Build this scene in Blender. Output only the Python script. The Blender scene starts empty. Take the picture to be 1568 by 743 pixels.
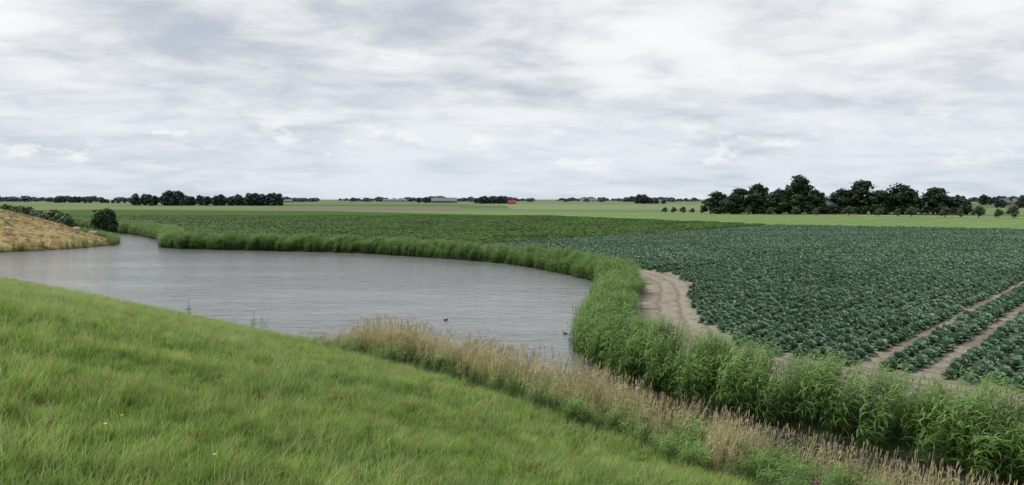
import bpy, bmesh, math, random
import numpy as np
from mathutils import Vector, Matrix
random.seed(3)
S = bpy.context.scene
COL = S.collection

# ------------------------------------------------------------------ materials
def new_mat(name):
    m = bpy.data.materials.new(name); m.use_nodes = True
    nt = m.node_tree
    for n in list(nt.nodes): nt.nodes.remove(n)
    out = nt.nodes.new('ShaderNodeOutputMaterial')
    return m, nt, out
def N(nt, t, **kw):
    n = nt.nodes.new(t)
    for k, v in kw.items(): setattr(n, k, v)
    return n
def c4(c): return (c[0], c[1], c[2], 1)
def mixc(nt, fac, a, b, mode='MIX'):
    m = nt.nodes.new('ShaderNodeMix'); m.data_type = 'RGBA'; m.blend_type = mode
    for i, v in ((0, fac), (6, a), (7, b)):
        if isinstance(v, bpy.types.NodeSocket): nt.links.new(v, m.inputs[i])
        elif i == 0: m.inputs[0].default_value = v
        else: m.inputs[i].default_value = c4(v)
    return m.outputs[2]
def math_(nt, op, a, b=0.0, c=None, clamp=False):
    m = nt.nodes.new('ShaderNodeMath'); m.operation = op; m.use_clamp = clamp
    for i, v in enumerate((a, b) if c is None else (a, b, c)):
        if isinstance(v, bpy.types.NodeSocket): nt.links.new(v, m.inputs[i])
        else: m.inputs[i].default_value = v
    return m.outputs[0]
def maprange(nt, v, a, b, c=0.0, d=1.0):
    m = nt.nodes.new('ShaderNodeMapRange'); m.interpolation_type = 'SMOOTHSTEP'
    nt.links.new(v, m.inputs[0])
    for i, x in enumerate((a, b, c, d)): m.inputs[i+1].default_value = x
    return m.outputs[0]
def noise(nt, vec, scale, detail=4, rough=0.55, dist=0.0):
    n = nt.nodes.new('ShaderNodeTexNoise')
    n.inputs['Scale'].default_value = scale; n.inputs['Detail'].default_value = detail
    n.inputs['Roughness'].default_value = rough; n.inputs['Distortion'].default_value = dist
    if vec is not None: nt.links.new(vec, n.inputs['Vector'])
    return n.outputs['Fac']
def pos(nt): return nt.nodes.new('ShaderNodeNewGeometry').outputs['Position']
def mapping(nt, vec, scale=(1,1,1), rot=(0,0,0)):
    m = nt.nodes.new('ShaderNodeMapping'); nt.links.new(vec, m.inputs[0])
    m.inputs['Scale'].default_value = scale; m.inputs['Rotation'].default_value = rot
    return m.outputs[0]
def grey(nt, f):
    g = nt.nodes.new('ShaderNodeCombineColor')
    for i in range(3): nt.links.new(f, g.inputs[i])
    return g.outputs[0]

def leaf_mat(name, ca, cb, patch=None, pscale=0.12, trans=0.3, rough=0.55, spec=0.3, tip=None, tiph=0.3, patch2=None, root=1.0):
    m, nt, out = new_mat(name)
    oi = nt.nodes.new('ShaderNodeObjectInfo').outputs['Random']
    col = mixc(nt, oi, ca, cb)
    P = pos(nt)
    if patch:
        f = maprange(nt, noise(nt, P, pscale, 4), 0.42, 0.66)
        col = mixc(nt, f, col, patch)
    if patch2:
        f = maprange(nt, noise(nt, mapping(nt, P, (1,1,1), (0.3,0.2,1.0)), pscale*2.7, 4), 0.52, 0.68)
        col = mixc(nt, f, col, patch2)
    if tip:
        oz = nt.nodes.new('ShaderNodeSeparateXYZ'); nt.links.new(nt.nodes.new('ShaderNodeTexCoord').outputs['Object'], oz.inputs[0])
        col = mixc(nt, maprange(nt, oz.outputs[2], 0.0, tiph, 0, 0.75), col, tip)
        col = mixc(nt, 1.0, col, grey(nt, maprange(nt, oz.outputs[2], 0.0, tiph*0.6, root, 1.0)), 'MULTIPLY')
    f2 = maprange(nt, noise(nt, P, 2.3, 2), 0.3, 0.7, 0.7, 1.25)
    col = mixc(nt, 1.0, col, grey(nt, f2), 'MULTIPLY')
    b = N(nt, 'ShaderNodeBsdfPrincipled'); nt.links.new(col, b.inputs['Base Color'])
    b.inputs['Roughness'].default_value = rough; b.inputs['Specular IOR Level'].default_value = spec
    if trans > 0:
        t = N(nt, 'ShaderNodeBsdfTranslucent'); nt.links.new(col, t.inputs[0])
        mx = N(nt, 'ShaderNodeMixShader'); mx.inputs[0].default_value = trans
        nt.links.new(b.outputs[0], mx.inputs[1]); nt.links.new(t.outputs[0], mx.inputs[2])
        nt.links.new(mx.outputs[0], out.inputs[0])
    else: nt.links.new(b.outputs[0], out.inputs[0])
    return m
def plain_mat(name, ca, cb, scale=3.0, rough=0.8, bump=0.0):
    m, nt, out = new_mat(name)
    P = pos(nt); f = noise(nt, P, scale, 5)
    col = mixc(nt, maprange(nt, f, 0.3, 0.7), ca, cb)
    b = N(nt, 'ShaderNodeBsdfPrincipled'); nt.links.new(col, b.inputs['Base Color'])
    b.inputs['Roughness'].default_value = rough; b.inputs['Specular IOR Level'].default_value = 0.25
    nt.links.new(b.outputs[0], out.inputs[0])
    return m

M = {}
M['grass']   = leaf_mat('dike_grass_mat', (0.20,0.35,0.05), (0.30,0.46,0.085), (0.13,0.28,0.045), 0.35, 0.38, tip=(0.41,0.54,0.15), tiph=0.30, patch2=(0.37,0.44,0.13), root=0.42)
M['grassdry']= leaf_mat('grass_seed_mat', (0.55,0.51,0.30), (0.40,0.43,0.20), None, 1, 0.3)
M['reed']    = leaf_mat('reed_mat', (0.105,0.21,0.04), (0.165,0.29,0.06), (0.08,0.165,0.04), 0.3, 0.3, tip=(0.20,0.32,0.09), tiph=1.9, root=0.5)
M['reeddry'] = leaf_mat('dry_reed_mat', (0.60,0.51,0.32), (0.48,0.41,0.24), (0.36,0.35,0.17), 0.6, 0.25)
M['hillgrass']=leaf_mat('dry_hill_grass_mat', (0.32,0.225,0.10), (0.25,0.185,0.075), (0.14,0.155,0.055), 0.09, 0.2)
M['cabbage'] = leaf_mat('cabbage_mat', (0.11,0.195,0.12), (0.165,0.265,0.17), (0.10,0.185,0.105), 0.08, 0.1, 0.5, 0.3)
M['potato']  = leaf_mat('potato_mat', (0.06,0.135,0.018), (0.095,0.185,0.028), (0.04,0.098,0.013), 0.06, 0.25, patch2=(0.09,0.155,0.028))
M['tree']    = leaf_mat('tree_leaf_mat', (0.024,0.046,0.017), (0.042,0.07,0.024), (0.018,0.035,0.014), 0.15, 0.15)
M['treefar'] = leaf_mat('hazed_distant_tree_mat', (0.036,0.052,0.041), (0.048,0.065,0.047), (0.032,0.046,0.04), 0.02, 0.1)  # slight distance haze mixed into the leaf colour
M['treehaze']= leaf_mat('hazed_horizon_tree_mat', (0.09,0.115,0.125), (0.11,0.135,0.14), (0.08,0.10,0.115), 0.004, 0.05)  # blue-grey air haze painted into the leaf colour, stronger than on the groves
M['willow']  = leaf_mat('willow_leaf_mat', (0.08,0.125,0.05), (0.11,0.155,0.07), (0.06,0.10,0.05), 0.3, 0.2)
M['bark']    = plain_mat('bark_mat', (0.05,0.04,0.03), (0.10,0.085,0.065), 4)
M['wool']    = plain_mat('wool_mat', (0.55,0.49,0.39), (0.46,0.40,0.31), 9)
M['sheepface']=plain_mat('sheep_face_mat', (0.35,0.30,0.24), (0.25,0.21,0.16), 9)
M['yellow']  = plain_mat('yellow_petal_mat', (0.75,0.52,0.02), (0.8,0.6,0.03), 20)
M['pink']    = plain_mat('pink_petal_mat', (0.45,0.18,0.26), (0.35,0.14,0.2), 20)
M['dock']    = plain_mat('dock_seed_mat', (0.22,0.11,0.055), (0.15,0.09,0.045), 20)
M['black']   = plain_mat('coot_feather_mat', (0.012,0.012,0.014), (0.02,0.02,0.022), 20, 0.5)
M['beak']    = plain_mat('coot_beak_mat', (0.7,0.68,0.62), (0.6,0.58,0.5), 20, 0.5)
M['brick']   = plain_mat('brick_wall_mat', (0.13,0.09,0.07), (0.18,0.12,0.09), 1.5)
M['whitewall']=plain_mat('white_wall_mat', (0.42,0.43,0.43), (0.48,0.49,0.49), 1.5)
M['redroof'] = plain_mat('red_tile_roof_mat', (0.30,0.05,0.03), (0.24,0.055,0.035), 0.8)
M['greyroof']= plain_mat('grey_roof_mat', (0.12,0.13,0.135), (0.16,0.17,0.175), 0.5)
M['greenwall']=plain_mat('green_sheet_wall_mat', (0.15,0.19,0.14), (0.18,0.22,0.17), 0.3)
M['glass']   = plain_mat('window_glass_mat', (0.03,0.035,0.04), (0.05,0.055,0.06), 1, 0.15)
M['wood']    = plain_mat('weathered_wood_mat', (0.20,0.16,0.11), (0.28,0.24,0.18), 6)

# ------------------------------------------------------------------ survey of the place (metres, water level z=0)
D = np.array([(-900,420),(-400,290),(-220,222),(-140,190),(-97,165),(-80,145),(-69,130),(-65.4,122),(-67.5,111.7),(-72.7,105),(-90,99),
     (-99,93),(-90,86),(-68,80),(-47.7,68.8),(-28,52.7),(-9.0,37.0),(0.15,28.6),(6.85,19.5),(12.4,12.2),(21.7,1.4),(39.7,-15.7),(119.7,-100.7)], float)
F = np.array([(-900,440),(-400,310),(-220,240),(-140,205),(-105,183),(-84,163),(-68.9,143),(-58,124),(-54.8,114.7),(-46,111.5),(-36.9,108.9),
     (-22.6,104.9),(-11.4,96.7),(-1.9,88.7),(3.3,80.4),(7.2,69.9),(7.9,63.7),(7.1,57.4),(5.25,49.2),(3.9,42),(3.3,36.6),
     (3.8,32.7),(5.3,29.6),(7.2,26.8),(9.1,24.2),(11.0,22.0),(12.8,20.1),(15.2,17.5),(18.6,13.6),(27.6,4.7),(44.6,-12.3),(123,-96.3)], float)
def smooth(P, it=2):
    for _ in range(it):
        Q = [P[0]]
        for a, b in zip(P[:-1], P[1:]):
            Q += [a*0.75+b*0.25, a*0.25+b*0.75]
        Q.append(P[-1]); P = np.array(Q)
    return P
Ds, Fs = smooth(D), smooth(F)
W = np.vstack([Ds, Fs[::-1]])
def dist_poly(X, Y, P):
    best = np.full(X.shape, 1e9)
    for a, b in zip(P[:-1], P[1:]):
        d = b-a; L = d@d
        t = np.clip(((X-a[0])*d[0]+(Y-a[1])*d[1])/L, 0, 1)
        best = np.minimum(best, (X-a[0]-t*d[0])**2+(Y-a[1]-t*d[1])**2)
    return np.sqrt(best)
def inside(X, Y, P):
    r = np.zeros(X.shape, bool); n = len(P)
    for i in range(n):
        x1, y1 = P[i]; x2, y2 = P[(i+1) % n]
        if y1 == y2: continue
        c = ((y1 > Y) != (y2 > Y)) & (X < (x2-x1)*(Y-y1)/(y2-y1)+x1)
        r ^= c
    return r
def wob(X, Y, s, seed=0.0):
    return (np.sin(X*s*1.3+Y*s*0.7+seed)+np.sin(X*s*-0.6+Y*s*1.7+seed*2.1)+np.sin(X*s*2.3-Y*s*1.9+seed*3.3)*0.6)/2.6
def height(X, Y):
    dD, dF = dist_poly(X, Y, Ds), dist_poly(X, Y, Fs)
    ins = inside(X, Y, W)
    hill = np.clip((-X-55)/12, 0, 1)*np.clip((Y-88)/10, 0, 1)
    slope = 0.285+0.055*hill; crest = 6.1+0.7*hill
    a = 0.3*np.clip(dD/0.7, 0, 1)+slope*np.maximum(dD-0.7, 0); k = 1.4
    h = np.clip(0.5+0.5*(crest-a)/k, 0, 1)
    zd = crest*(1-h)+a*h-k*h*(1-h)
    zd = zd+0.05*wob(X, Y, 0.9)*np.clip(dD/4, 0, 1)+0.10*wob(X, Y, 0.27, 2)*np.clip(dD/6, 0, 1)+hill*0.35*wob(X, Y, 0.22, 5)*np.clip(dD/8, 0, 1)
    zf = 0.6*np.clip(dF/1.4, 0, 1)
    z = np.where(ins, -np.minimum(1.0, 0.5*np.minimum(dD, dF)), np.where(dD < dF, zd, zf))
    return z, dD, dF, ins, hill

def geo(a, b, step, far, g=1.22):
    core = list(np.arange(a, b+1e-6, step)); o = []
    s = step; x = b
    while x < far: s *= g; x += s; o.append(x)
    l = []; s = step; x = a
    while x > -far: s *= g; x -= s; l.append(x)
    return np.array(l[::-1]+core+o)
def mesh_from(name, V, Fc, mats, midx=None, smooth_=False):
    me = bpy.data.meshes.new(name); me.from_pydata([tuple(v) for v in V], [], Fc)
    for m in mats: me.materials.append(m)
    if midx is not None: me.polygons.foreach_set('material_index', midx)
    if smooth_: me.polygons.foreach_set('use_smooth', [True]*len(me.polygons))
    me.update(); return me
def add(name, me, loc=(0,0,0), rz=0, sc=(1,1,1), parent=None):
    o = bpy.data.objects.new(name, me); COL.objects.link(o)
    o.location = loc; o.rotation_euler = (0,0,rz); o.scale = sc
    if parent: o.parent = parent
    return o

# ground
gx = geo(-112, 62, 0.62, 12000); gy = geo(-22, 192, 0.62, 12000)
GX, GY = np.meshgrid(gx, gy)
GZ, gD, gF, gI, gH = height(GX, GY)
nx, ny = len(gx), len(gy)
V = np.stack([GX.ravel(), GY.ravel(), GZ.ravel()], 1)
ii = np.arange(nx*ny).reshape(ny, nx)
Q = np.stack([ii[:-1,:-1].ravel(), ii[:-1,1:].ravel(), ii[1:,1:].ravel(), ii[1:,:-1].ravel()], 1)
me = bpy.data.meshes.new('ground')
me.vertices.add(len(V)); me.vertices.foreach_set('co', V.ravel())
me.loops.add(Q.size); me.loops.foreach_set('vertex_index', Q.ravel().astype(np.int32))
me.polygons.add(len(Q)); me.polygons.foreach_set('loop_start', np.arange(0, Q.size, 4, dtype=np.int32))
me.polygons.foreach_set('use_smooth', np.ones(len(Q), bool))
me.update(calc_edges=True); me.validate()
for nm, arr in (('dike', ((gD < gF) & ~gI).astype(float)), ('hill', gH), ('mud', np.where(gI, 1.0, np.exp(-np.minimum(gD, gF)/0.5)))):
    a = me.attributes.new(nm, 'FLOAT', 'POINT'); a.data.foreach_set('value', arr.ravel().astype(np.float32))
m, nt, out = new_mat('ground_mat')
P = pos(nt)
def attr(nt, n):
    a = nt.nodes.new('ShaderNodeAttribute'); a.attribute_name = n; return a.outputs['Fac']
vor = nt.nodes.new('ShaderNodeTexVoronoi'); vor.inputs['Scale'].default_value = 1
nt.links.new(mapping(nt, P, (0.0028,0.0042,0), (0,0,0.73)), vor.inputs['Vector'])
sp = nt.nodes.new('ShaderNodeSeparateColor'); nt.links.new(vor.outputs['Color'], sp.inputs[0])
far = mixc(nt, sp.outputs[0], (0.065,0.115,0.04), (0.15,0.20,0.085))
far = mixc(nt, maprange(nt, sp.outputs[1], 0.72, 0.78), far, (0.18,0.17,0.10))
far = mixc(nt, maprange(nt, noise(nt, P, 0.05, 5), 0.3, 0.7, 0, 0.5), far, (0.09,0.14,0.055))
gr = mixc(nt, noise(nt, P, 1.5, 5), (0.06,0.12,0.02), (0.11,0.19,0.04))
dry = mixc(nt, maprange(nt, noise(nt, P, 0.09, 6, 0.65), 0.44, 0.64), (0.30,0.21,0.09), (0.13,0.14,0.045))
dry = mixc(nt, maprange(nt, noise(nt, P, 0.5, 6), 0.42, 0.62, 0, 0.75), dry, (0.36,0.28,0.16))
gr = mixc(nt, attr(nt, 'hill'), gr, dry)
col = mixc(nt, attr(nt, 'dike'), far, gr)
col = mixc(nt, attr(nt, 'mud'), col, (0.05,0.04,0.025))
b = N(nt, 'ShaderNodeBsdfPrincipled'); b.inputs['Roughness'].default_value = 0.95; b.inputs['Specular IOR Level'].default_value = 0.1
nt.links.new(col, b.inputs['Base Color'])
bp = N(nt, 'ShaderNodeBump'); bp.inputs['Strength'].default_value = 0.6; bp.inputs['Distance'].default_value = 0.15
nt.links.new(noise(nt, P, 2.5, 6, 0.7), bp.inputs['Height']); nt.links.new(bp.outputs[0], b.inputs['Normal'])
nt.links.new(b.outputs[0], out.inputs[0])
me.materials.append(m); add('ground', me)

# water: silt-grey, rippled by the wind on the open pool, still in the sheltered canal
m, nt, out = new_mat('water_mat')
P = pos(nt)
b = N(nt, 'ShaderNodeBsdfPrincipled')
b.inputs['Roughness'].default_value = 0.04; b.inputs['IOR'].default_value = 1.34
w0 = noise(nt, mapping(nt, P, (0.9,2.0,1), (0,0,0.35)), 0.42, 3, 0.5, 0.8)
w1 = noise(nt, mapping(nt, P, (1.0,2.2,1), (0,0,0.45)), 1.25, 4, 0.6, 0.6)
w2 = noise(nt, mapping(nt, P, (1.0,2.4,1), (0,0,-0.15)), 4.0, 3, 0.6, 0.3)
hgt = math_(nt, 'ADD', math_(nt, 'ADD', w1, math_(nt, 'MULTIPLY', w2, 0.2)), math_(nt, 'MULTIPLY', w0, 1.6))
bp = N(nt, 'ShaderNodeBump'); bp.inputs['Distance'].default_value = 0.085
sy = nt.nodes.new('ShaderNodeSeparateXYZ'); nt.links.new(P, sy.inputs[0])
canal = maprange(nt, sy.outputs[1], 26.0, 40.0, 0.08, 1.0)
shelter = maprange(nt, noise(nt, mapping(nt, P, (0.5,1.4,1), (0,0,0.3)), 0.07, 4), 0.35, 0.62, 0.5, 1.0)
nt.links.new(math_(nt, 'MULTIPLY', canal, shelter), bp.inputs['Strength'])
nt.links.new(mixc(nt, canal, (0.016,0.015,0.011), (0.185,0.195,0.20)), b.inputs['Base Color'])  # canal base colour darkened to carry the dark reflection of the reeds
nt.links.new(hgt, bp.inputs['Height']); nt.links.new(bp.outputs[0], b.inputs['Normal'])
nt.links.new(b.outputs[0], out.inputs[0])
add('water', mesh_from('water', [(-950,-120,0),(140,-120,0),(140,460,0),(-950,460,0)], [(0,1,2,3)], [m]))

def sheet(name, pts, z, mat):
    bm = bmesh.new(); vs = [bm.verts.new((x, y, z)) for x, y in pts]
    f = bm.faces.new(vs); bmesh.ops.triangulate(bm, faces=[f]); bmesh.ops.recalc_face_normals(bm, faces=bm.faces)
    me = bpy.data.meshes.new(name); bm.to_mesh(me); bm.free()
    if me.polygons[0].normal.z < 0: me.flip_normals()
    me.materials.append(mat); return add(name, me)

# fields
CAB = [(-4.8,110),(0,101),(6.5,91),(11.3,80),(13.6,72),(15.2,67),(14.6,60),(12.9,52.8),(11.4,46),(10.6,40),(10.9,35.5),(12.4,32.3),(14.8,29.6),(18.4,26.6),
       (26.5,19.5),(40,6),(80,-36),(420,-36),(420,-26),(300,49),(180,124),(114,165),(69,193)]
PATH = [(-7.5,106),(-6.0,97.5),(-0.5,91),(5.2,82),(9.3,71),(10.2,63.7),(9.3,57),(7.4,48.8),(6.0,42),(5.5,37.2),(6.0,34.0),(7.2,31.3),(9.0,28.5),(10.9,25.9),
        (12.7,23.8),(14.5,21.9),(20.6,15.5),(29.5,6.6),(46.4,-10.5),(80,-45.5)]
m, nt, out = new_mat('sandy_soil_mat')
P = pos(nt)
n1 = noise(nt, P, 0.35, 6, 0.65); n2 = noise(nt, P, 3.0, 6, 0.7); n3 = noise(nt, P, 14, 3)
col = mixc(nt, maprange(nt, n1, 0.35, 0.65), (0.36,0.32,0.255), (0.275,0.24,0.185))
col = mixc(nt, maprange(nt, n2, 0.35, 0.7, 0, 0.7), col, (0.42,0.38,0.31))
col = mixc(nt, maprange(nt, n3, 0.55, 0.75, 0, 0.5), col, (0.17,0.145,0.105))
ra = nt.nodes.new('ShaderNodeAttribute'); ra.attribute_name = 'edge'
rut = math_(nt, 'SINE', math_(nt, 'ADD', math_(nt, 'MULTIPLY', ra.outputs['Fac'], 5.2), math_(nt, 'MULTIPLY', n1, 7.0)))
col = mixc(nt, maprange(nt, math_(nt, 'MULTIPLY', rut, math_(nt, 'ADD', n2, 0.5)), 0.45, 0.95, 0, 0.6), col, (0.19,0.16,0.12))
col = mixc(nt, maprange(nt, noise(nt, P, 0.9, 6, 0.7), 0.55, 0.66, 0, 0.75), col, (0.14,0.155,0.075))
b = N(nt, 'ShaderNodeBsdfPrincipled'); b.inputs['Roughness'].default_value = 0.95; b.inputs['Specular IOR Level'].default_value = 0.1
nt.links.new(col, b.inputs['Base Color'])
bp = N(nt, 'ShaderNodeBump'); bp.inputs['Strength'].default_value = 0.9; bp.inputs['Distance'].default_value = 0.2
nt.links.new(math_(nt, 'SUBTRACT', math_(nt, 'ADD', n2, n3), math_(nt, 'MULTIPLY', rut, 0.25)), bp.inputs['Height']); nt.links.new(bp.outputs[0], b.inputs['Normal'])
nt.links.new(b.outputs[0], out.inputs[0])
bm = bmesh.new(); vs = [bm.verts.new((x, y, 0.625)) for x, y in PATH+[(420,-45)]+CAB[18:]]
f = bm.faces.new(vs)
bmesh.ops.triangulate(bm, faces=[f])
for k in range(3):
    es = [e for e in bm.edges if e.calc_length() > 6 and (e.verts[0].co+e.verts[1].co).length/2 < 400]
    bmesh.ops.subdivide_edges(bm, edges=es, cuts=2); bmesh.ops.triangulate(bm, faces=[f for f in bm.faces if len(f.verts) > 3])
for k in range(3):
    es = [e for e in bm.edges if e.calc_length() > 0.9 and e.verts[0].co.x < 45 and e.verts[0].co.y < 115 and e.verts[0].co.y > 0]
    if es:
        ex = np.array([e.verts[0].co.x for e in es]); ey = np.array([e.verts[0].co.y for e in es])
        dd = dist_poly(ex, ey, np.array(CAB[:16], float)); es = [e for e, d_ in zip(es, dd) if d_ < 9]
    bmesh.ops.subdivide_edges(bm, edges=es, cuts=1); bmesh.ops.triangulate(bm, faces=[f for f in bm.faces if len(f.verts) > 3])
me = bpy.data.meshes.new('cabbage_field_soil'); bm.to_mesh(me); bm.free()
co_ = np.array([v.co[:] for v in me.vertices])
a = me.attributes.new('edge', 'FLOAT', 'POINT'); a.data.foreach_set('value', np.minimum(dist_poly(co_[:,0], co_[:,1], Fs), 14).astype(np.float32))
if me.polygons[0].normal.z < 0: me.flip_normals()
me.materials.append(m); add('cabbage_field_soil', me)

def field_mat(name, ca, cb, stripe=0.0, sc=0.08):
    m, nt, out = new_mat(name); P = pos(nt)
    R = mapping(nt, P, (1,1,1), (0,0,-0.835))
    f = noise(nt, P, sc, 6, 0.65)
    col = mixc(nt, maprange(nt, f, 0.3, 0.7), ca, cb)
    if stripe:
        g = noise(nt, mapping(nt, R, (0.02,1.2,1)), 0.5, 3)
        col = mixc(nt, maprange(nt, g, 0.35, 0.65, 0, stripe), col, tuple(c*0.6 for c in ca))
    b = N(nt, 'ShaderNodeBsdfPrincipled'); b.inputs['Roughness'].default_value = 0.95; b.inputs['Specular IOR Level'].default_value = 0.1
    nt.links.new(col, b.inputs['Base Color'])
    bp = N(nt, 'ShaderNodeBump'); bp.inputs['Strength'].default_value = 0.8; bp.inputs['Distance'].default_value = 0.3
    nt.links.new(noise(nt, P, 1.2, 6, 0.7), bp.inputs['Height']); nt.links.new(bp.outputs[0], b.inputs['Normal'])
    nt.links.new(b.outputs[0], out.inputs[0]); return m
POT = [(-5.2,110.2),(-8.5,102),(-20,108.5),(-36,113),(-50,117),(-54,125),(-65,146),(-81,167),(-103,188),(-140,210),(-220,246),(-300,290),(-330,420),
       (-277,495),(-110,430),(12,305),(69,193.4)]
sheet('potato_field_soil', POT, 0.625, field_mat('potato_field_mat', (0.04,0.09,0.013), (0.055,0.11,0.018), 0.4))
MEAD = [(69.6,193.6),(114,165.6),(180,124.6),(300,49.6),(420,-25),(620,-25),(620,20),(300,205),(189,273),(75,377),(-8,420),(-105,440),(12.8,305.4)]
sheet('meadow', MEAD, 0.615, field_mat('meadow_mat', (0.12,0.195,0.065), (0.16,0.24,0.085), 0.4))
sheet('dry_grass_verge', [(75.3,377.4),(189.3,273.5),(300,205.5),(620,20.5),(620,45),(300,222),(200,288),(84,390)], 0.62, field_mat('dry_verge_mat', (0.28,0.24,0.135), (0.17,0.19,0.085), 0, 0.3))
sheet('bare_field', [(-200,700),(-49,700),(-33,450),(-105,445),(-150,500),(-190,560)], 0.62, field_mat('bare_field_mat', (0.14,0.125,0.09), (0.17,0.15,0.11), 0.2))
sheet('grain_field', [(-480,760),(-210,705),(-200,560),(-280,505),(-420,520)], 0.62, field_mat('grain_field_mat', (0.13,0.17,0.07), (0.16,0.20,0.085), 0.3))
sheet('pale_field', [(-10,900),(330,760),(180,480),(0,500)], 0.62, field_mat('pale_field_mat', (0.15,0.205,0.095), (0.18,0.235,0.115), 0.3))
sheet('beet_field', [(-40,1000),(-500,1100),(-430,780),(-60,720)], 0.62, field_mat('beet_field_mat', (0.065,0.12,0.038), (0.085,0.145,0.046), 0.3))

# ------------------------------------------------------------------ plant pieces
class B:
    def __init__(s): s.v = []; s.f = []; s.m = []
    def strip(s, pts, widths, side, mi=0):
        base = len(s.v)
        for p, w in zip(pts, widths):
            s.v.append(p-side*w*0.5); s.v.append(p+side*w*0.5)
        for i in range(len(pts)-1):
            a = base+2*i; s.f.append((a, a+1, a+3, a+2)); s.m.append(mi)
    def quad(s, c, u, w, mi=0):
        a = len(s.v); s.v += [c-u-w, c+u-w, c+u*0.8+w, c-u*0.8+w]; s.f.append((a,a+1,a+2,a+3)); s.m.append(mi)
    def tube(s, pts, rad, n=6, mi=0):
        base = len(s.v)
        for k, (p, r) in enumerate(zip(pts, rad)):
            d = (pts[min(k+1, len(pts)-1)]-pts[max(k-1, 0)]); d = d/np.linalg.norm(d)
            a = np.cross(d, [1,0.1,0]); 
            if np.linalg.norm(a) < 0.1: a = np.cross(d, [0,1,0])
            a /= np.linalg.norm(a); c = np.cross(d, a)
            for j in range(n):
                t = 2*math.pi*j/n; s.v.append(p+r*(a*math.cos(t)+c*math.sin(t)))
        for k in range(len(pts)-1):
            for j in range(n):
                s.f.append((base+k*n+j, base+k*n+(j+1)%n, base+(k+1)*n+(j+1)%n, base+(k+1)*n+j)); s.m.append(mi)
    def mesh(s, name, mats, smooth_=False): return mesh_from(name, s.v, s.f, mats, s.m, smooth_)
UP = np.array([0,0,1.0])
def rv(az): return np.array([math.cos(az), math.sin(az), 0.0])
WIND = np.array([0.95,-0.2,0])
def blade(b, rng, base, h, w, bend, segs=3, mi=0, side=None):
    bm = np.linalg.norm(bend)
    pts = []; ws = []
    for i in range(segs+1):
        t = i/segs
        pts.append(base+UP*h*t*(1-0.3*bm*t)+bend*h*t*t); ws.append(w*(1-t**1.8)+0.0006)
    if side is None: side = rv(rng.uniform(0, 6.28))
    b.strip(pts, ws, side, mi)
def grass_tuft(seed, n=26, rad=0.17, h=(0.10,0.33), w=0.009, dryn=2):
    rng = np.random.default_rng(seed); b = B()
    tl = WIND*rng.uniform(0.1,0.6)+rv(rng.uniform(0,6.28))*rng.uniform(0.1,0.4)
    for i in range(n):
        r = rad*math.sqrt(rng.random()); base = rv(rng.uniform(0,6.28))*r-UP*0.03
        bend = tl+rv(rng.uniform(0,6.28))*rng.uniform(0.05,0.45)
        blade(b, rng, base, rng.uniform(*h), w*rng.uniform(0.5,1.3), bend)
    for i in range(dryn):
        base = rv(rng.uniform(0,6.28))*rad*rng.random()
        blade(b, rng, base, h[1]*rng.uniform(1.0,1.3), w*0.4, WIND*0.35+rv(rng.uniform(0,6.28))*0.15, mi=1)
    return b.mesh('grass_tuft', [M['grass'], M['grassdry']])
def reed_tuft(seed, n=12, rad=0.32, H=(1.3,1.85), dry=False, leafn=7):
    rng = np.random.default_rng(seed); b = B()
    for i in range(n):
        base = rv(rng.uniform(0,6.28))*rad*math.sqrt(rng.random())-UP*0.15
        h = rng.uniform(*H)+0.15; lean = WIND*rng.uniform(0.06,0.26)+rv(rng.uniform(0,6.28))*(0.08 if not dry else 0.14)
        pf = lambda t: base+UP*h*t+lean*h*t*t
        side = rv(rng.uniform(0,6.28))
        sw = 1.0 if not dry else 1.5
        b.strip([pf(t) for t in (0,.35,.7,1)], [0.012*sw,0.011*sw,0.009*sw,0.005], side, 0)
        ln = leafn if not dry else rng.integers(1, 4)
        for k in range(ln):
            t = rng.uniform(0.2, 0.97); p = pf(t); L = rng.uniform(0.34,0.62)*(1.1-0.35*t)*(1 if not dry else 0.75)
            d = WIND*rng.uniform(0.3,1.2)+rv(rng.uniform(0,6.28))*0.7; d /= np.linalg.norm(d)
            sd = np.cross(d, UP); pts = []
            for s_ in (0,.33,.66,1): pts.append(p+d*L*s_*0.85+UP*L*(0.85*s_-0.85*s_*s_))
            ww = 1 if not dry else 0.6
            b.strip(pts, [0.010*ww,0.032*ww,0.024*ww,0.002], sd, 0)
        if dry:
            p = pf(1.0)
            for k in range(2):
                d = WIND*rng.uniform(0.2,0.8)+rv(rng.uniform(0,6.28))*0.25
                b.strip([p-UP*0.02*k, p-UP*0.02*k+UP*0.10+d*0.03, p-UP*0.02*k+UP*0.17+d*0.07], [0.006,0.018,0.004], rv(rng.uniform(0,6.28)), 0)
    return b.mesh('reed_tuft', [M['reeddry'] if dry else M['reed']])
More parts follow.
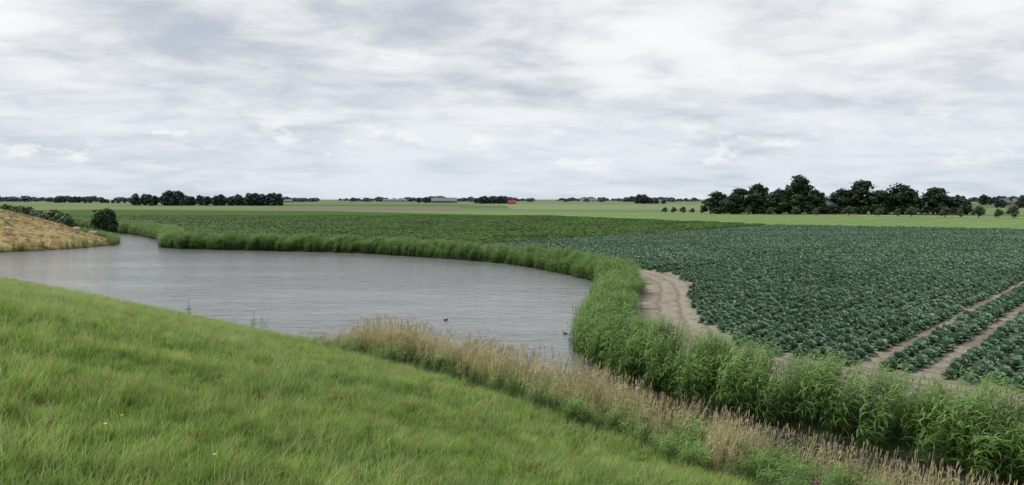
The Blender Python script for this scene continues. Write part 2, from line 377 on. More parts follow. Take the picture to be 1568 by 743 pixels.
def cabbage(seed, lo=False):
    rng = np.random.default_rng(seed); b = B(); n = 10 if lo else 16
    for i in range(n):
        az = i*2.4+rng.uniform(-0.3,0.3); ring = i/n
        L = (0.42-0.20*ring)*rng.uniform(0.85,1.15); wd = L*rng.uniform(0.85,1.1)
        up = 0.15+1.4*ring; d = rv(az); sd = np.cross(UP, d)
        rows = 3 if lo else 4; cols = 3 if lo else 5
        g = []
        for r in range(rows):
            t = r/(rows-1); row = []
            prof = math.sin(min(1, 0.18+t*0.82)*math.pi*0.78)
            for c in range(cols):
                s_ = (c/(cols-1)-0.5)*2
                out = L*t*math.cos(up*0.8)*(1-0.12*s_*s_)
                z = 0.08+0.10*ring+L*t*math.sin(up*0.8)-0.30*L*t*t*(1-ring*1.2)+0.10*L*s_*s_*prof+rng.uniform(-1,1)*0.02
                p = d*(0.03+out)+sd*s_*wd*0.5*prof+UP*z
                row.append(len(b.v)); b.v.append(p)
            g.append(row)
        for r in range(rows-1):
            for c in range(cols-1):
                b.f.append((g[r][c], g[r][c+1], g[r+1][c+1], g[r+1][c])); b.m.append(0)
    base = len(b.v); nn = 6
    for r, (rr, z) in enumerate(((0.06,0.08),(0.10,0.15),(0.085,0.22),(0.03,0.26))):
        for j in range(nn): b.v.append(rv(j*6.283/nn+r*0.4)*rr*rng.uniform(0.85,1.15)+UP*z)
    for r in range(3):
        for j in range(nn): b.f.append((base+r*nn+j, base+r*nn+(j+1)%nn, base+(r+1)*nn+(j+1)%nn, base+(r+1)*nn+j)); b.m.append(0)
    b.f.append(tuple(base+3*nn+j for j in range(nn))); b.m.append(0)
    return b.mesh('cabbage', [M['cabbage']], True)
def potato_patch(seed):
    rng = np.random.default_rng(seed); b = B()
    for row in range(3):
        for i in range(120):
            x = rng.uniform(-1.55,1.55); off = rng.normal(0,0.19)
            z = 0.45*max(0.05, 1-(off/0.48)**2)*rng.uniform(0.5,1.1)
            c = np.array([x, (row-1)*0.75+off, z]); a = rng.uniform(0,6.28); s_ = rng.uniform(0.06,0.13)
            u = rv(a)*s_+UP*rng.uniform(-.4,.4)*s_; w = rv(a+1.57)*s_+UP*rng.uniform(-.5,.5)*s_
            b.quad(c, u, w)
    return b.mesh('potato_patch', [M['potato']])
def tree_mesh(seed, H=14, R=4.5, leaves=2600, leaf=0.34, mat='tree', trunk_h=0.22, blobs=11, low=0.25):
    rng = np.random.default_rng(seed); b = B()
    top = np.array([rng.uniform(-.5,.5), rng.uniform(-.5,.5), H*0.8])
    tp = [np.array([0,0,-0.3]), np.array([0.05*R*rng.normal(),0.05*R*rng.normal(),H*trunk_h]), np.array([top[0]*.6,top[1]*.6,H*0.5]), top]
    tr = H*0.022+0.05
    b.tube(tp, [tr*1.3, tr, tr*0.65, tr*0.15], 8, 1)
    cs = []
    for i in range(blobs):
        az = i*2.4+rng.uniform(-.5,.5); t = (i+0.5)/blobs
        zc = H*(low+(0.88-low)*t); rr = R*math.sin(math.pi*min(0.93, 0.34+0.58*t))**0.8*rng.uniform(0.35,0.8)
        if i == blobs-1: rr *= 0.3
        c = rv(az)*rr+UP*zc; br = R*rng.uniform(0.32,0.55)
        cs.append((c, br))
        s0 = np.array([0,0,H*trunk_h])*(1-t*0.6)+top*t*0.6
        b.tube([s0, (s0+c)/2+UP*0.05*H, c], [tr*0.45, tr*0.25, tr*0.07], 5, 1)
    per = leaves//blobs
    for c, br in cs:
        for k in range(per):
            d = rng.normal(size=3); d /= np.linalg.norm(d)
            r = br*(rng.random()**0.45)*(1+0.18*math.sin(d[0]*5+c[0])+0.18*math.sin(d[2]*6+c[1]))
            if rng.random() < 0.06: r *= 1.25
            p = c+d*np.array([1,1,0.8])*r
            u = rng.normal(size=3); u /= np.linalg.norm(u); w = np.cross(u, d); w = w/(np.linalg.norm(w)+1e-6)
            s_ = leaf*rng.uniform(0.5,1.3)
            b.quad(p, u*s_, w*s_*0.8, 0)
    return b.mesh('tree', [M[mat], M['bark']])

# ------------------------------------------------------------------ instancing
def make_coll(name, meshes):
    c = bpy.data.collections.new(name)
    for i, me in enumerate(meshes):
        o = bpy.data.objects.new('%s_%02d' % (name, i), me); c.objects.link(o)
    return c
def scatter(name, P3, rot, scl, idx, coll):
    n = len(P3)
    me = bpy.data.meshes.new(name); me.vertices.add(n); me.vertices.foreach_set('co', np.asarray(P3, np.float32).ravel())
    a = me.attributes.new('rot', 'FLOAT_VECTOR', 'POINT'); a.data.foreach_set('vector', np.asarray(rot, np.float32).ravel())
    a = me.attributes.new('scl', 'FLOAT_VECTOR', 'POINT'); a.data.foreach_set('vector', np.asarray(scl, np.float32).ravel())
    a = me.attributes.new('idx', 'INT', 'POINT'); a.data.foreach_set('value', np.asarray(idx, np.int32))
    ob = add(name, me)
    ng = bpy.data.node_groups.new(name+'_nodes', 'GeometryNodeTree')
    ng.interface.new_socket('Geometry', in_out='INPUT', socket_type='NodeSocketGeometry')
    ng.interface.new_socket('Geometry', in_out='OUTPUT', socket_type='NodeSocketGeometry')
    gi = ng.nodes.new('NodeGroupInput'); go = ng.nodes.new('NodeGroupOutput')
    ci = ng.nodes.new('GeometryNodeCollectionInfo'); ci.inputs[0].default_value = coll
    ci.inputs['Separate Children'].default_value = True; ci.inputs['Reset Children'].default_value = True
    ip = ng.nodes.new('GeometryNodeInstanceOnPoints'); ip.inputs['Pick Instance'].default_value = True
    def na(nm, t):
        x = ng.nodes.new('GeometryNodeInputNamedAttribute'); x.data_type = t; x.inputs['Name'].default_value = nm
        return [o for o in x.outputs if o.enabled and o.name == 'Attribute'][0]
    er = ng.nodes.new('FunctionNodeEulerToRotation')
    L = ng.links.new
    L(gi.outputs[0], ip.inputs['Points']); L(ci.outputs[0], ip.inputs['Instance'])
    L(na('rot', 'FLOAT_VECTOR'), er.inputs[0]); L(er.outputs[0], ip.inputs['Rotation'])
    L(na('scl', 'FLOAT_VECTOR'), ip.inputs['Scale']); L(na('idx', 'INT'), ip.inputs['Instance Index'])
    L(ip.outputs[0], go.inputs[0])
    md = ob.modifiers.new('scatter', 'NODES'); md.node_group = ng
    return ob
rng = np.random.default_rng(11)
def nearreed(X, Y):
    return np.clip((X+10.5)/4, 0, 1)*(Y < 40)

# grass on the dike
gc = make_coll('grass_tufts', [grass_tuft(i) for i in range(10)])
def ring(r0, r1, dens, sc):
    area = (r1*r1-r0*r0)/2*2.3
    n = int(area*dens); r = np.sqrt(rng.uniform(r0*r0, r1*r1, n)); th = rng.uniform(-1.25, 1.05, n)
    X = r*np.sin(th); Y = r*np.cos(th); Z, dD, dF, ins, hl = height(X, Y)
    k = (~ins) & (dD < dF) & (dD > 0.5+2.2*nearreed(X,Y)) & (hl < 0.2)
    X, Y, Z = X[k], Y[k], Z[k]
    s = sc*rng.uniform(0.7,1.3,len(X))*(1+0.35*wob(X, Y, 0.8, 4))
    return np.stack([X,Y,Z,s],1)
A = np.vstack([ring(1.5,9,66,0.95), ring(9,18,42,1.05), ring(18,34,23,1.25), ring(34,60,11,1.7), ring(60,115,4,2.5)])
n = len(A)
scatter('dike_grass', A[:,:3], np.stack([rng.normal(0,.1,n), rng.normal(0,.1,n), rng.normal(0,1.0,n)],1),
        np.stack([A[:,3], A[:,3], np.minimum(A[:,3],1.35)*rng.uniform(0.8,1.15,n)],1), rng.integers(0,10,n), gc)
def dryt(seed):
    me = grass_tuft(seed, 26, 0.3, (0.15,0.42), 0.03, 0); me.materials.clear(); me.materials.append(M['hillgrass']); return me
hc = make_coll('hill_tufts', [dryt(50+i) for i in range(4)])
X = rng.uniform(-125,-62,22000); Y = rng.uniform(100,175,22000); Z,dD,dF,ins,hl = height(X,Y)
k = (~ins)&(dD<dF)&(dD>0.4)&(wob(X,Y,0.35,1)+rng.normal(0,0.4,22000)>-0.1); X,Y,Z = X[k],Y[k],Z[k]; n=len(X)
s = rng.uniform(0.5,1.2,n)
scatter('dry_hill_grass', np.stack([X,Y,Z],1), np.stack([0*X,0*X,rng.normal(0,.8,n)],1), np.stack([s,s,s*0.6],1), rng.integers(0,4,n), hc)

def along(P, off0, off1, spacing_area, xlim=(-150,70), ylim=(-5,215), side=1):
    out = []
    for a, b_ in zip(P[:-1], P[1:]):
        if max(a[0],b_[0]) < xlim[0] or min(a[0],b_[0]) > xlim[1] or max(a[1],b_[1]) < ylim[0] or min(a[1],b_[1]) > ylim[1]: continue
        d = b_-a; L = np.linalg.norm(d)
        if L < 1e-6: continue
        nrm = np.array([-d[1], d[0]])/L*side
        n_ = rng.poisson(L*(off1-off0)/spacing_area)
        t = rng.random(n_)[:,None]; o = rng.uniform(off0, off1, n_)[:,None]
        out.append(np.hstack([a+d*t+nrm*o, o]))
    return np.vstack(out)
rc = make_coll('reed_tufts', [reed_tuft(100+i) for i in range(6)])
R1 = along(Fs, -0.4, 3.3, 0.16, side=1)
X,Y,o = R1[:,0],R1[:,1],R1[:,2]
Z,dD,dF,ins,hl = height(X,Y)
edge = 2.7+0.6*wob(X,Y,0.6,3)
k = (dF<edge)&(dD>dF)&((~ins)|(dF<0.35+0.25*wob(X,Y,1.1,5))); X,Y,Z,dF = X[k],Y[k],Z[k],dF[k]; n=len(X)
tall = np.interp(X, [-100,-60,-20,5,8,14], [1.25,1.25,1.05,1.0,1.0,1.08])
s = tall*(1+0.20*wob(X,Y,0.9,7)+0.12*wob(X,Y,2.5,1))*rng.uniform(0.82,1.12,n)*np.interp(dF,[0,2,3.2],[1,0.95,0.68])
scatter('reed_bed', np.stack([X,Y,np.maximum(Z,-0.1)],1), np.stack([rng.normal(0,.1,n),rng.normal(0,.1,n),rng.normal(0,.5,n)],1), np.stack([s*1.1,s*1.1,s],1), rng.integers(0,6,n), rc)
R2 = along(D[4:12], 0, 1.6, 0.3, side=-1)
X,Y = R2[:,0],R2[:,1]; Z,dD,dF,ins,hl = height(X,Y); n=len(X); s = rng.uniform(0.5,0.85,n)
scatter('bank_reeds', np.stack([X,Y,np.maximum(Z,-0.1)],1), np.stack([0*X,0*X,rng.normal(0,.5,n)],1), np.stack([s,s,s],1), rng.integers(0,6,n), rc)
nb = Ds[(Ds[:,0]>-10.5)&(Ds[:,0]<45)&(Ds[:,1]<39)]
R3 = along(nb, -0.1, 3.2, 0.11, side=-1)
X,Y = R3[:,0],R3[:,1]; Z,dD,dF,ins,hl = height(X,Y)
k = (dD<dF)&((~ins)|(dD<0.4))&(dD < 2.8+0.5*wob(X,Y,1.0,2)); X,Y,Z,dD = X[k],Y[k],Z[k],dD[k]; n=len(X)
grow = np.clip((X+10.5)/4, 0.45, 1)*np.interp(X, [0,5,12], [1,0.86,0.8])
s = grow*rng.uniform(0.55,0.9,n)*np.interp(dD,[0,3.0],[0.92,0.62])*(1+0.18*wob(X,Y,1.3,6))
scatter('canal_reeds', np.stack([X,Y,np.maximum(Z,-0.1)],1), np.stack([rng.normal(0,.13,n),rng.normal(0,.13,n),rng.normal(0,.8,n)],1), np.stack([s*1.2,s*1.2,s],1), rng.integers(0,6,n), rc)
dc = make_coll('dry_reed_tufts', [reed_tuft(200+i, 14, 0.3, (0.95,1.65), True) for i in range(6)])
R4 = along(nb, -0.25, 2.4, 0.085, side=-1)
X,Y = R4[:,0],R4[:,1]; Z,dD,dF,ins,hl = height(X,Y)
k = (wob(X,Y,0.7,9)+rng.normal(0,.35,len(X)) > -1.15+0.42*dD+np.interp(X,[-2,3,8],[0,0.22,0.38]))
X,Y,Z = X[k],Y[k],Z[k]; n=len(X); grow = np.clip((X+10.5)/4, 0.5, 1)*np.interp(X, [0,5,12], [1.04,0.92,0.88])
s = grow*rng.uniform(0.7,1.12,n)*(1+0.14*wob(X,Y,1.6,2))
scatter('dry_reeds', np.stack([X,Y,np.maximum(Z,-0.1)],1), np.stack([rng.normal(0,.08,n),rng.normal(0,.08,n),rng.normal(0,.6,n)],1), np.stack([s,s,s],1), rng.integers(0,6,n), dc)

# crops
ru = np.array([0.67,0.742]); rn = np.array([0.742,-0.67])
cabs = make_coll('cabbages', [cabbage(300+i) for i in range(6)]+[cabbage(320+i, True) for i in range(4)])
rows = []
for k in range(-95, 330):
    kk = (k+19) % 38-19
    if kk in (1, -2): continue
    nn = -8.3+0.375+0.75*k
    u = np.arange(-60, 340, 0.56); u = u+rng.normal(0,0.06,len(u))+rng.uniform(0,0.5)
    v = nn+rng.normal(0,0.06,len(u))
    rows.append(np.stack([u*ru[0]+v*rn[0], u*ru[1]+v*rn[1]],1))
C = np.vstack(rows); X,Y = C[:,0],C[:,1]
k = (X < 0.78*Y+8)&(Y>8); X,Y = X[k],Y[k]
k = inside(X+0.45*wob(X,Y,1.2)+0.3*wob(X,Y,0.4), Y+0.45*wob(X,Y,1.4,2), np.array(CAB)); X,Y = X[k],Y[k]
k = rng.random(len(X)) > 0.02+0.35*(wob(X,Y,0.35,6)>0.88); X,Y = X[k],Y[k]; n=len(X)
edge_d = dist_poly(X, Y, np.array(CAB[:16]))
s = rng.uniform(0.88,1.2,n)*(1+0.1*wob(X,Y,0.3,8))*np.clip(0.7+0.12*edge_d,0.6,1.0)
near = np.hypot(X,Y) < 85
idx = np.where(near, rng.integers(0,6,n), rng.integers(6,10,n))
scatter('cabbage_plants', np.stack([X,Y,0*X+0.62],1), np.stack([rng.normal(0,.1,n),rng.normal(0,.1,n),rng.uniform(0,6.28,n)],1), np.stack([s,s,s*rng.uniform(0.85,1.2,n)],1), idx, cabs)
pc = make_coll('potato_patches', [potato_patch(400+i) for i in range(5)])
uu, vv = np.meshgrid(np.arange(-260,420,3.0), np.arange(-520,-60,2.25)); uu=uu.ravel(); vv=vv.ravel()
X = uu*ru[0]+vv*rn[0]; Y = uu*ru[1]+vv*rn[1]
k = inside(X,Y,np.array(POT))&(dist_poly(X,Y,np.array(POT+POT[:1]))>0.9)&(X>-0.95*Y)&(Y<300); X,Y = X[k],Y[k]; n=len(X)
s = rng.uniform(0.8,1.2,n)*(1+0.15*wob(X,Y,0.12))
scatter('potato_plants', np.stack([X,Y,0*X+0.62],1), np.stack([0*X,0*X,math.atan2(ru[1],ru[0])+math.pi*rng.integers(0,2,n)],1), np.stack([0*X+1.02,0*X+1.02,s],1), rng.integers(0,5,n), pc)

# ------------------------------------------------------------------ flowers and weeds on the dike
def flower(seed, mat, n=2):
    rng = np.random.default_rng(seed); b = B()
    for i in range(n):
        base = rv(rng.uniform(0,6.28))*0.15*rng.random(); h = rng.uniform(0.34,0.44); tip = base+UP*h+WIND*0.1*h
        b.strip([base, (base+tip)/2, tip], [0.006,0.005,0.004], rv(rng.uniform(0,6.28)), 0)
        for k in range(7):
            a = rv(k*0.9+rng.uniform(0,.3)); b.quad(tip+a*0.011+UP*rng.uniform(0,0.01), a*0.011+UP*0.004, np.cross(UP,a)*0.005, 1)
    return b.mesh('flower', [M['grass'], M[mat]])
def spike(seed, mat, H=1.0, n=5):
    rng = np.random.default_rng(seed); b = B()
    for i in range(n):
        base = rv(rng.uniform(0,6.28))*0.18*rng.random(); h = H*rng.uniform(0.75,1.1); tip = base+UP*h+WIND*0.1*h+rv(rng.uniform(0,6.28))*0.08
        b.strip([base, (base+tip)/2, tip], [0.012,0.01,0.006], rv(rng.uniform(0,6.28)), 0)
        for k in range(60):
            t = rng.uniform(0.5,1.0); p = base+(tip-base)*t; a = rv(rng.uniform(0,6.28)); r = 0.05*(1.25-t)
            b.quad(p+a*r*rng.random(), a*0.014+UP*0.01, np.cross(UP,a)*0.014, 1)
        for k in range(8):
            t = rng.uniform(0.05,0.6); p = base+(tip-base)*t; d = rv(rng.uniform(0,6.28))
            b.strip([p, p+d*0.12+UP*0.05, p+d*0.22-UP*0.02], [0.02,0.05,0.004], np.cross(d, UP), 0)
    return b.mesh('weed', [M['reed'], M[mat]])
fy = [flower(700+i,'yellow',1+i%2) for i in range(3)]
def onground(x, y, dz=0):
    z = height(np.array([x]), np.array([y]))[0][0]; return (x, y, float(z)+dz)
for i,(x,y) in enumerate([(-6.3,14.2),(-4.6,8.2),(-3.1,7.6),(-12.4,24.0)]):
    add('yellow_wildflower', fy[i%3], onground(x,y), i, (1,1,1))
for i,(x,y,H) in enumerate([(4.1,20.4,1),(4.4,20.6,1.1),(-1.5,24.9,.8)]): add('dock_plant', spike(720+i,'dock',1.4*H), onground(x,y), i)
add('thistle', spike(730,'pink',0.9,3), onground(6.7,15.9), 0)
for i,(x,y) in enumerate([(-13.6,38.5),(-13.0,38.2),(-19,43)]): add('tall_weed', spike(740+i,'grassdry',1.1,3), onground(x,y), i)

# ------------------------------------------------------------------ trees
tm = [tree_mesh(500+i, 14, 4.8+0.4*(i%3), 3600, 0.36, 'tree', 0.2, 13, 0.16) for i in range(5)]
Y0 = 352
for i, (x, h, w, dy) in enumerate([(95,8.0,1,2),(99,11.0,1,4),(104,9.5,1.1,-4),(108.5,12.8,1.2,5),(113,10.0,1.1,-3),(118,15.0,1.3,6),(123,10.5,1.1,-5),(127,12.0,1.2,3),
        (131,9.5,1.1,-6),(136,19.0,1.2,4),(141,12,1.1,-2),(146,9.0,1.1,8),(156,12.0,1.2,5),(163,16.5,1.45,3),(169,11.5,1.2,-4),(174,10.5,1.1,4),
        (180,14.3,1.45,0),(186,11.5,1.2,6),(192,12.8,1.3,-3),(198,10.0,1.2,3),(203,7.5,1.0,0),(151,7.5,1.0,12)]):
    add('deciduous_tree', tm[i % 5], (x, Y0+dy-(x-95)*0.12, 0.6), i*1.3, (w, w, h/14))
bm_ = [tree_mesh(520+i, 3.6, 1.7, 900, 0.2, 'tree', 0.2, 8, 0.2) for i in range(3)]
for i in range(34):
    x = 95+i*3.25+rng.uniform(-1,1)
    if 149 < x < 156: continue
    add('hedge_shrub', bm_[i % 3], (x, Y0-5-(x-95)*0.18+rng.uniform(-3,3), 0.6), i, (1.6,1.6,rng.uniform(0.7,1.3)))
wm = [tree_mesh(540+i, 3.8, 2.0, 1300, 0.17, 'willow', 0.22, 9, 0.28) for i in range(3)]
for i, (px, s) in enumerate([(1018,.8),(1031,.85),(1046,.9),(1060,.7),(1076,.8),(1146,.85),(1180,.9),(1217,1),(1249,.8),(1299,1.1),(1345,.9),(1374,.8),(1395,1.05),
        (1446,1.15),(1470,.8),(1498,1.2),(1528,.9),(1551,1.25),(1590,1.2),(1640,1.2)]):
    t = (px-1010)/558.0; yy = 1/((1-t)/372+t/270); xx = (px-784)/1132*yy
    add('pollard_willow', wm[i % 3], (xx, yy, 0.6), i*2.1, (s,s,s))
sh = tree_mesh(560, 5.0, 3.0, 4200, 0.2, 'tree', 0.1, 14, 0.2)
add('round_shrub', sh, (-88.5,161.5,0.3), 0, (0.9,0.9,1.0))
for i,(x,y,s) in enumerate([(-107,176,1.0),(-112,181,1.2),(-118,184,1.1),(-124,188,1.4),(-131,192,1.5),(-139,196,1.6),(-103,171,0.8),(-147,199,1.6)]):
    add('willow_shrub', wm[i % 3], (x,y,0.6), i, (s*1.3,s*1.3,s))
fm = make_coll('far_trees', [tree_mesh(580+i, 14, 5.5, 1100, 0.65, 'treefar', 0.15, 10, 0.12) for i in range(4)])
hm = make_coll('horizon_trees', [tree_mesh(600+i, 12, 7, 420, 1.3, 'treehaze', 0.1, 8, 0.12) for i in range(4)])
def grove(name, spec, coll):
    P=[];S_=[]
    for (px0, px1, Yd, h0, h1, n_) in spec:
        for j in range(n_):
            px = rng.uniform(px0, px1); y = Yd*rng.uniform(0.97,1.05)
            P.append(((px-784)/1132*y, y, 0.5)); h = rng.uniform(h0,h1)/14; S_.append((h*1.1,h*1.1,h))
    n_=len(P); scatter(name, P, np.stack([np.zeros(n_),np.zeros(n_),rng.uniform(0,6.28,n_)],1), S_, rng.integers(0,4,n_), coll)
grove('distant_grove', [(222,438,800,7.5,13,55),(205,225,820,12,16,3),(245,275,800,14,17,5),(380,440,790,12,15,14),(330,370,800,10,12,8)], fm)
grove('farm_grove', [(725,768,1130,9,13,20),(740,760,1130,11,14,4),(768,790,1140,7,10,6),(970,988,1130,12,16,6),(985,1020,1100,6,9,10)], fm)
grove('village_trees', [(1440,1600,900,8,13,22),(1440,1500,620,6,9,8),(640,660,1300,9,13,4),(80,130,1400,9,13,14),(130,205,1300,6,9,16),(1505,1600,600,5,9,14)], fm)
P=[];S_=[]
for j in range(1700):
    px = rng.uniform(-250,1850); y = rng.uniform(1900,4200); cl = math.sin(px*0.021)+math.sin(px*0.057+1)+math.sin(px*0.13+2)
    if cl+rng.normal(0,0.6) < -0.9: continue
    h = rng.uniform(0.5,1.1)*(1+0.15*cl)*(1.25 if px < 220 else 1.0); P.append(((px-784)/1132*y, y, 0)); S_.append((h*1.8,h*1.4,h))
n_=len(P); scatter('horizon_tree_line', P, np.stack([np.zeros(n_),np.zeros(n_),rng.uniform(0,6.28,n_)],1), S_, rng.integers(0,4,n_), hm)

# ------------------------------------------------------------------ buildings
def building(name, x, y, L, Wd, wh, rh, wall, roof, rz=0, wins=4, door=True):
    e = bpy.data.objects.new(name, None); COL.objects.link(e); e.location = (x,y,0.6); e.rotation_euler = (0,0,rz)
    l, w = L/2, Wd/2
    v = [(-l,-w,0),(l,-w,0),(l,w,0),(-l,w,0),(-l,-w,wh),(l,-w,wh),(l,w,wh),(-l,w,wh),(-l,0,wh+rh),(l,0,wh+rh)]
    f = [(0,1,5,4),(2,3,7,6),(1,2,6,9,5),(3,0,4,8,7)]
    add('walls', mesh_from('walls', v, f, [M[wall]]), parent=e)
    o = 0.5; s = rh/w; th = 0.25
    def slab(sg):
        a = [(-l-o, sg*(w+o), wh-s*o+0.05), (l+o, sg*(w+o), wh-s*o+0.05), (l+o, 0.0, wh+rh+0.05), (-l-o, 0.0, wh+rh+0.05)]
        return a+[(p[0],p[1],p[2]+th) for p in a]
    for sg in (-1,1):
        add('roof_slope', mesh_from('roof', slab(sg), [(0,1,2,3),(4,5,6,7),(0,1,5,4),(1,2,6,5),(2,3,7,6),(3,0,4,7)], [M[roof]]), parent=e)
    V=[];Fc=[]
    def box(x0,x1,z0,z1,yy):
        a=len(V); V.extend([(x0,yy,z0),(x1,yy,z0),(x1,yy,z1),(x0,yy,z1)]); Fc.append((a,a+1,a+2,a+3))
    for i in range(wins):
        cx = -l+L*(i+0.7)/(wins+0.4); box(cx-L*0.03-0.4, cx+L*0.03+0.4, wh*0.4, wh*0.75, -w-0.03)
    add('windows', mesh_from('windows', V, Fc, [M['glass']]), parent=e)
    if door:
        V.clear(); Fc.clear(); box(l*0.55, l*0.85, 0.02, wh*0.75, -w-0.04)
        add('door', mesh_from('door', V, Fc, [M['wood']]), parent=e)
    return e
building('barn', (681-784)/1132*1300, 1290, 44, 22, 4.0, 5.0, 'greenwall', 'greyroof', 0.1, 6)
building('farmhouse', (784-784)/1132*1100, 1085, 12, 9, 2.0, 2.8, 'brick', 'redroof', 0.1, 3)
building('farmhouse', (1271-784)/1132*352, 350, 10, 8, 2.6, 3.4, 'brick', 'greyroof', 0.3, 3)
building('greenhouse', (605-784)/1132*1900, 1900, 60, 20, 4, 3, 'whitewall', 'greyroof', 0.05, 8)
building('brick_house', (1535-784)/1132*800, 800, 12, 9, 3.5, 4, 'brick', 'greyroof', 0.3, 3)
building('brick_house', (1556-784)/1132*850, 850, 10, 8, 3.5, 4, 'brick', 'greyroof', -0.2, 3)
building('storage_shed', (1008-784)/1132*1180, 1180, 20, 12, 3, 3, 'whitewall', 'greyroof', 0.2, 4)
building('storage_shed', (900-784)/1132*2000, 2000, 40, 18, 5, 4, 'whitewall', 'greyroof', 0, 4)
building('storage_shed', (440-784)/1132*1700, 1700, 26, 14, 3, 3, 'greenwall', 'greyroof', 0, 4)

# ------------------------------------------------------------------ sheep and birds
def skinned(name, verts, edges, radii, mats, matfn=None, levels=2):
    me = bpy.data.meshes.new(name); me.from_pydata(verts, edges, []); o = bpy.data.objects.new(name, me); COL.objects.link(o)
    md = o.modifiers.new('skin', 'SKIN'); sv = me.skin_vertices[0].data
    for i, r in enumerate(radii): sv[i].radius = r if isinstance(r, tuple) else (r, r); sv[i].use_root = (i == 0)
    sb = o.modifiers.new('sub', 'SUBSURF'); sb.levels = levels; sb.render_levels = levels
    dg = bpy.context.evaluated_depsgraph_get(); r = bpy.data.meshes.new_from_object(o.evaluated_get(dg))
    bpy.data.objects.remove(o); r.name = name
    for m_ in mats: r.materials.append(m_)
    for p in r.polygons:
        p.use_smooth = True
        if matfn: p.material_index = matfn(p.center)
    return r
def sheep_mesh(graze):
    hv = [(0.62,0,0.50),(0.74,0,0.28),(0.86,0,0.10)] if graze else [(0.62,0,0.84),(0.74,0,1.0),(0.92,0,0.95)]
    v = [(0,0,0.66),(-0.28,0,0.68),(-0.48,0,0.66),(0.26,0,0.66),(0.44,0,0.68)]+hv
    e = [(0,1),(1,2),(0,3),(3,4),(4,5),(5,6),(6,7)]
    r = [0.27,0.27,0.17,0.26,0.19,0.12,0.085,0.045]
    def leg(root, sy, x, hind):
        i = len(v)
        if hind: pts = [(x,sy,0.50),(x+0.07,sy,0.38),(x-0.05,sy,0.24),(x-0.01,sy,0.03)]; rr=[0.10,0.065,0.035,0.032]
        else: pts = [(x,sy,0.46),(x+0.01,sy,0.30),(x+0.0,sy,0.15),(x+0.01,sy,0.03)]; rr=[0.08,0.045,0.035,0.032]
        v.extend(pts); r.extend(rr); e.append((root,i)); e.extend([(i,i+1),(i+1,i+2),(i+2,i+3)])
    leg(1,0.14,-0.34,True); leg(1,-0.14,-0.34,True); leg(3,0.13,0.30,False); leg(3,-0.13,0.30,False)
    h = hv[1]; i=len(v); v.extend([(h[0]-0.03,0.12,h[2]+0.03),(h[0]-0.03,-0.12,h[2]+0.03)]); r.extend([0.022,0.022]); e.extend([(6,i),(6,i+1)])
    i=len(v); v.append((-0.60,0,0.50)); r.append(0.035); e.append((2,i))
    return skinned('sheep', v, e, r, [M['wool'], M['sheepface']], lambda c: 1 if (c[0] > 0.66 or c[2] < 0.32) else 0)
sg, ss = sheep_mesh(True), sheep_mesh(False)
for i,(x,y,rz,me_) in enumerate([(-76.5,112,0.2,sg),(-78.6,115.2,2.6,sg),(-72.5,123,3.0,sg),(-71.0,125,0.4,ss)]):
    add('sheep', me_, onground(x,y,0.04), rz, (1,1,1))
def coot_mesh():
    v=[(0,0,0.03),(-0.10,0,0.05),(-0.19,0,0.09),(0.10,0,0.05),(0.15,0,0.13),(0.175,0,0.20),(0.235,0,0.185)]
    return skinned('coot', v, [(0,1),(1,2),(0,3),(3,4),(4,5),(5,6)], [0.085,0.075,0.02,0.06,0.03,0.035,0.008], [M['black'],M['beak']], lambda c: 1 if c[0]>0.205 else 0)
cm = coot_mesh()
for x,y,rz in [(-4.15,46,0.3),(3.0,41.3,2.4)]: add('coot', cm, (x,y,0.0), rz, (0.8,0.8,0.8))

# ------------------------------------------------------------------ light and sky
SUN_EL, SUN_AZ = math.radians(54), math.radians(-60)   # azimuth from +Y towards +X
w = bpy.data.worlds.new('World'); S.world = w; w.use_nodes = True
nt = w.node_tree
for n_ in list(nt.nodes): nt.nodes.remove(n_)
out = nt.nodes.new('ShaderNodeOutputWorld')
tc = nt.nodes.new('ShaderNodeTexCoord').outputs['Generated']
sx = nt.nodes.new('ShaderNodeSeparateXYZ'); nt.links.new(tc, sx.inputs[0])
z = math_(nt, 'MAXIMUM', sx.outputs[2], 0.0)
den = math_(nt, 'ADD', z, 0.17)
cx = math_(nt, 'DIVIDE', sx.outputs[0], den); cy = math_(nt, 'DIVIDE', sx.outputs[1], den)
cb = nt.nodes.new('ShaderNodeCombineXYZ'); nt.links.new(cx, cb.inputs[0]); nt.links.new(cy, cb.inputs[1])
pl = cb.outputs[0]
big = noise(nt, mapping(nt, pl, (0.8,1.0,1), (0,0,0.35)), 0.7, 4, 0.5, 0.5)
det = noise(nt, mapping(nt, pl, (1.0,1.25,1), (0,0,-0.3)), 2.6, 9, 0.60, 0.3)
mixn = math_(nt, 'ADD', math_(nt, 'MULTIPLY', big, 0.6), math_(nt, 'MULTIPLY', det, 0.4))
f = maprange(nt, mixn, 0.35, 0.59)
cloud = mixc(nt, f, (0.53,0.57,0.635), (0.96,0.965,0.97))
hz = maprange(nt, z, 0.0, 0.20, 1.0, 0.0)
cloud = mixc(nt, math_(nt, 'MULTIPLY', hz, 0.62), cloud, (0.63,0.715,0.815))
az = math_(nt, 'ARCTAN2', sx.outputs[0], sx.outputs[1])
cc = nt.nodes.new('ShaderNodeCombineXYZ'); nt.links.new(math_(nt,'MULTIPLY',az,14.0), cc.inputs[0]); nt.links.new(math_(nt,'MULTIPLY',z,30.0), cc.inputs[1])
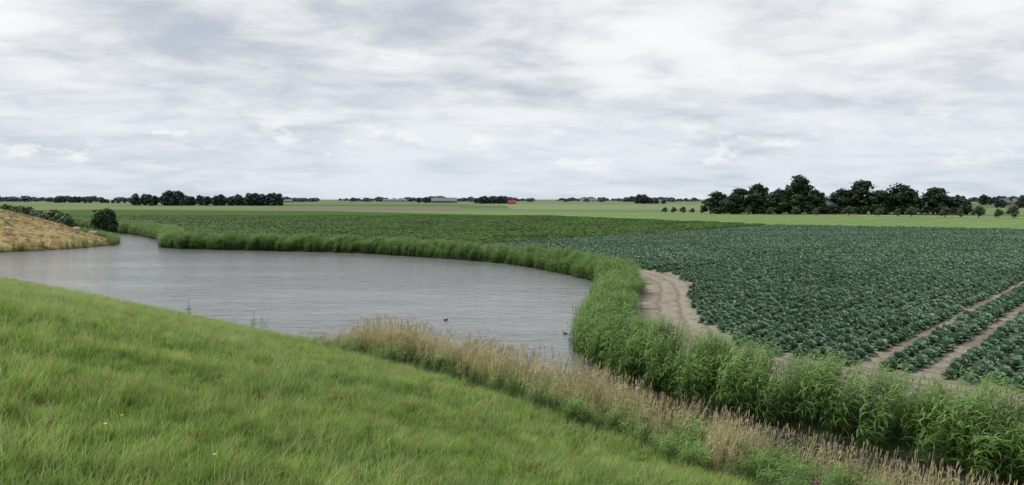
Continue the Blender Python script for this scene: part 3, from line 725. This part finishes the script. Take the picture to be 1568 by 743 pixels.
cc.inputs[2].default_value = 7.3
pf = noise(nt, cc.outputs[0], 1.0, 9, 0.62, 0.15)
band = math_(nt, 'MULTIPLY', maprange(nt, z, 0.025, 0.05), maprange(nt, z, 0.08, 0.13, 1.0, 0.0))
puff = math_(nt, 'MULTIPLY', maprange(nt, pf, 0.54, 0.66), band)
cloud = mixc(nt, math_(nt, 'MULTIPLY', puff, 0.75), cloud, (0.95,0.955,0.96))
sky = nt.nodes.new('ShaderNodeTexSky'); sky.sky_type = 'NISHITA'; sky.sun_disc = False
sky.sun_elevation = SUN_EL; sky.sun_rotation = SUN_AZ
bg1 = nt.nodes.new('ShaderNodeBackground'); bg1.inputs[1].default_value = 0.10; nt.links.new(sky.outputs[0], bg1.inputs[0])
bg2 = nt.nodes.new('ShaderNodeBackground'); bg2.inputs[1].default_value = 1.0; nt.links.new(cloud, bg2.inputs[0])
cov = maprange(nt, mixn, 0.30, 0.46, 0.80, 0.97)
mx = nt.nodes.new('ShaderNodeMixShader'); nt.links.new(cov, mx.inputs[0])
nt.links.new(bg1.outputs[0], mx.inputs[1]); nt.links.new(bg2.outputs[0], mx.inputs[2]); nt.links.new(mx.outputs[0], out.inputs[0])

sl = bpy.data.lights.new('sun', 'SUN'); sl.energy = 3.0; sl.angle = math.radians(12); sl.color = (1.0,0.96,0.89)
so = bpy.data.objects.new('sun', sl); COL.objects.link(so)
dirv = Vector((math.sin(SUN_AZ)*math.cos(SUN_EL), math.cos(SUN_AZ)*math.cos(SUN_EL), math.sin(SUN_EL)))
so.rotation_euler = dirv.to_track_quat('Z', 'Y').to_euler(); so.location = (0,0,60)

cd = bpy.data.cameras.new('camera'); cd.lens = 26; cd.sensor_width = 36; cd.clip_start = 0.1; cd.clip_end = 30000
co = bpy.data.objects.new('camera', cd); COL.objects.link(co)
co.location = (0,0,7.6); co.rotation_euler = (math.radians(90-3.36), 0, 0)
S.camera = co
S.view_settings.view_transform = 'Standard'; S.view_settings.look = 'None'; S.view_settings.exposure = 0
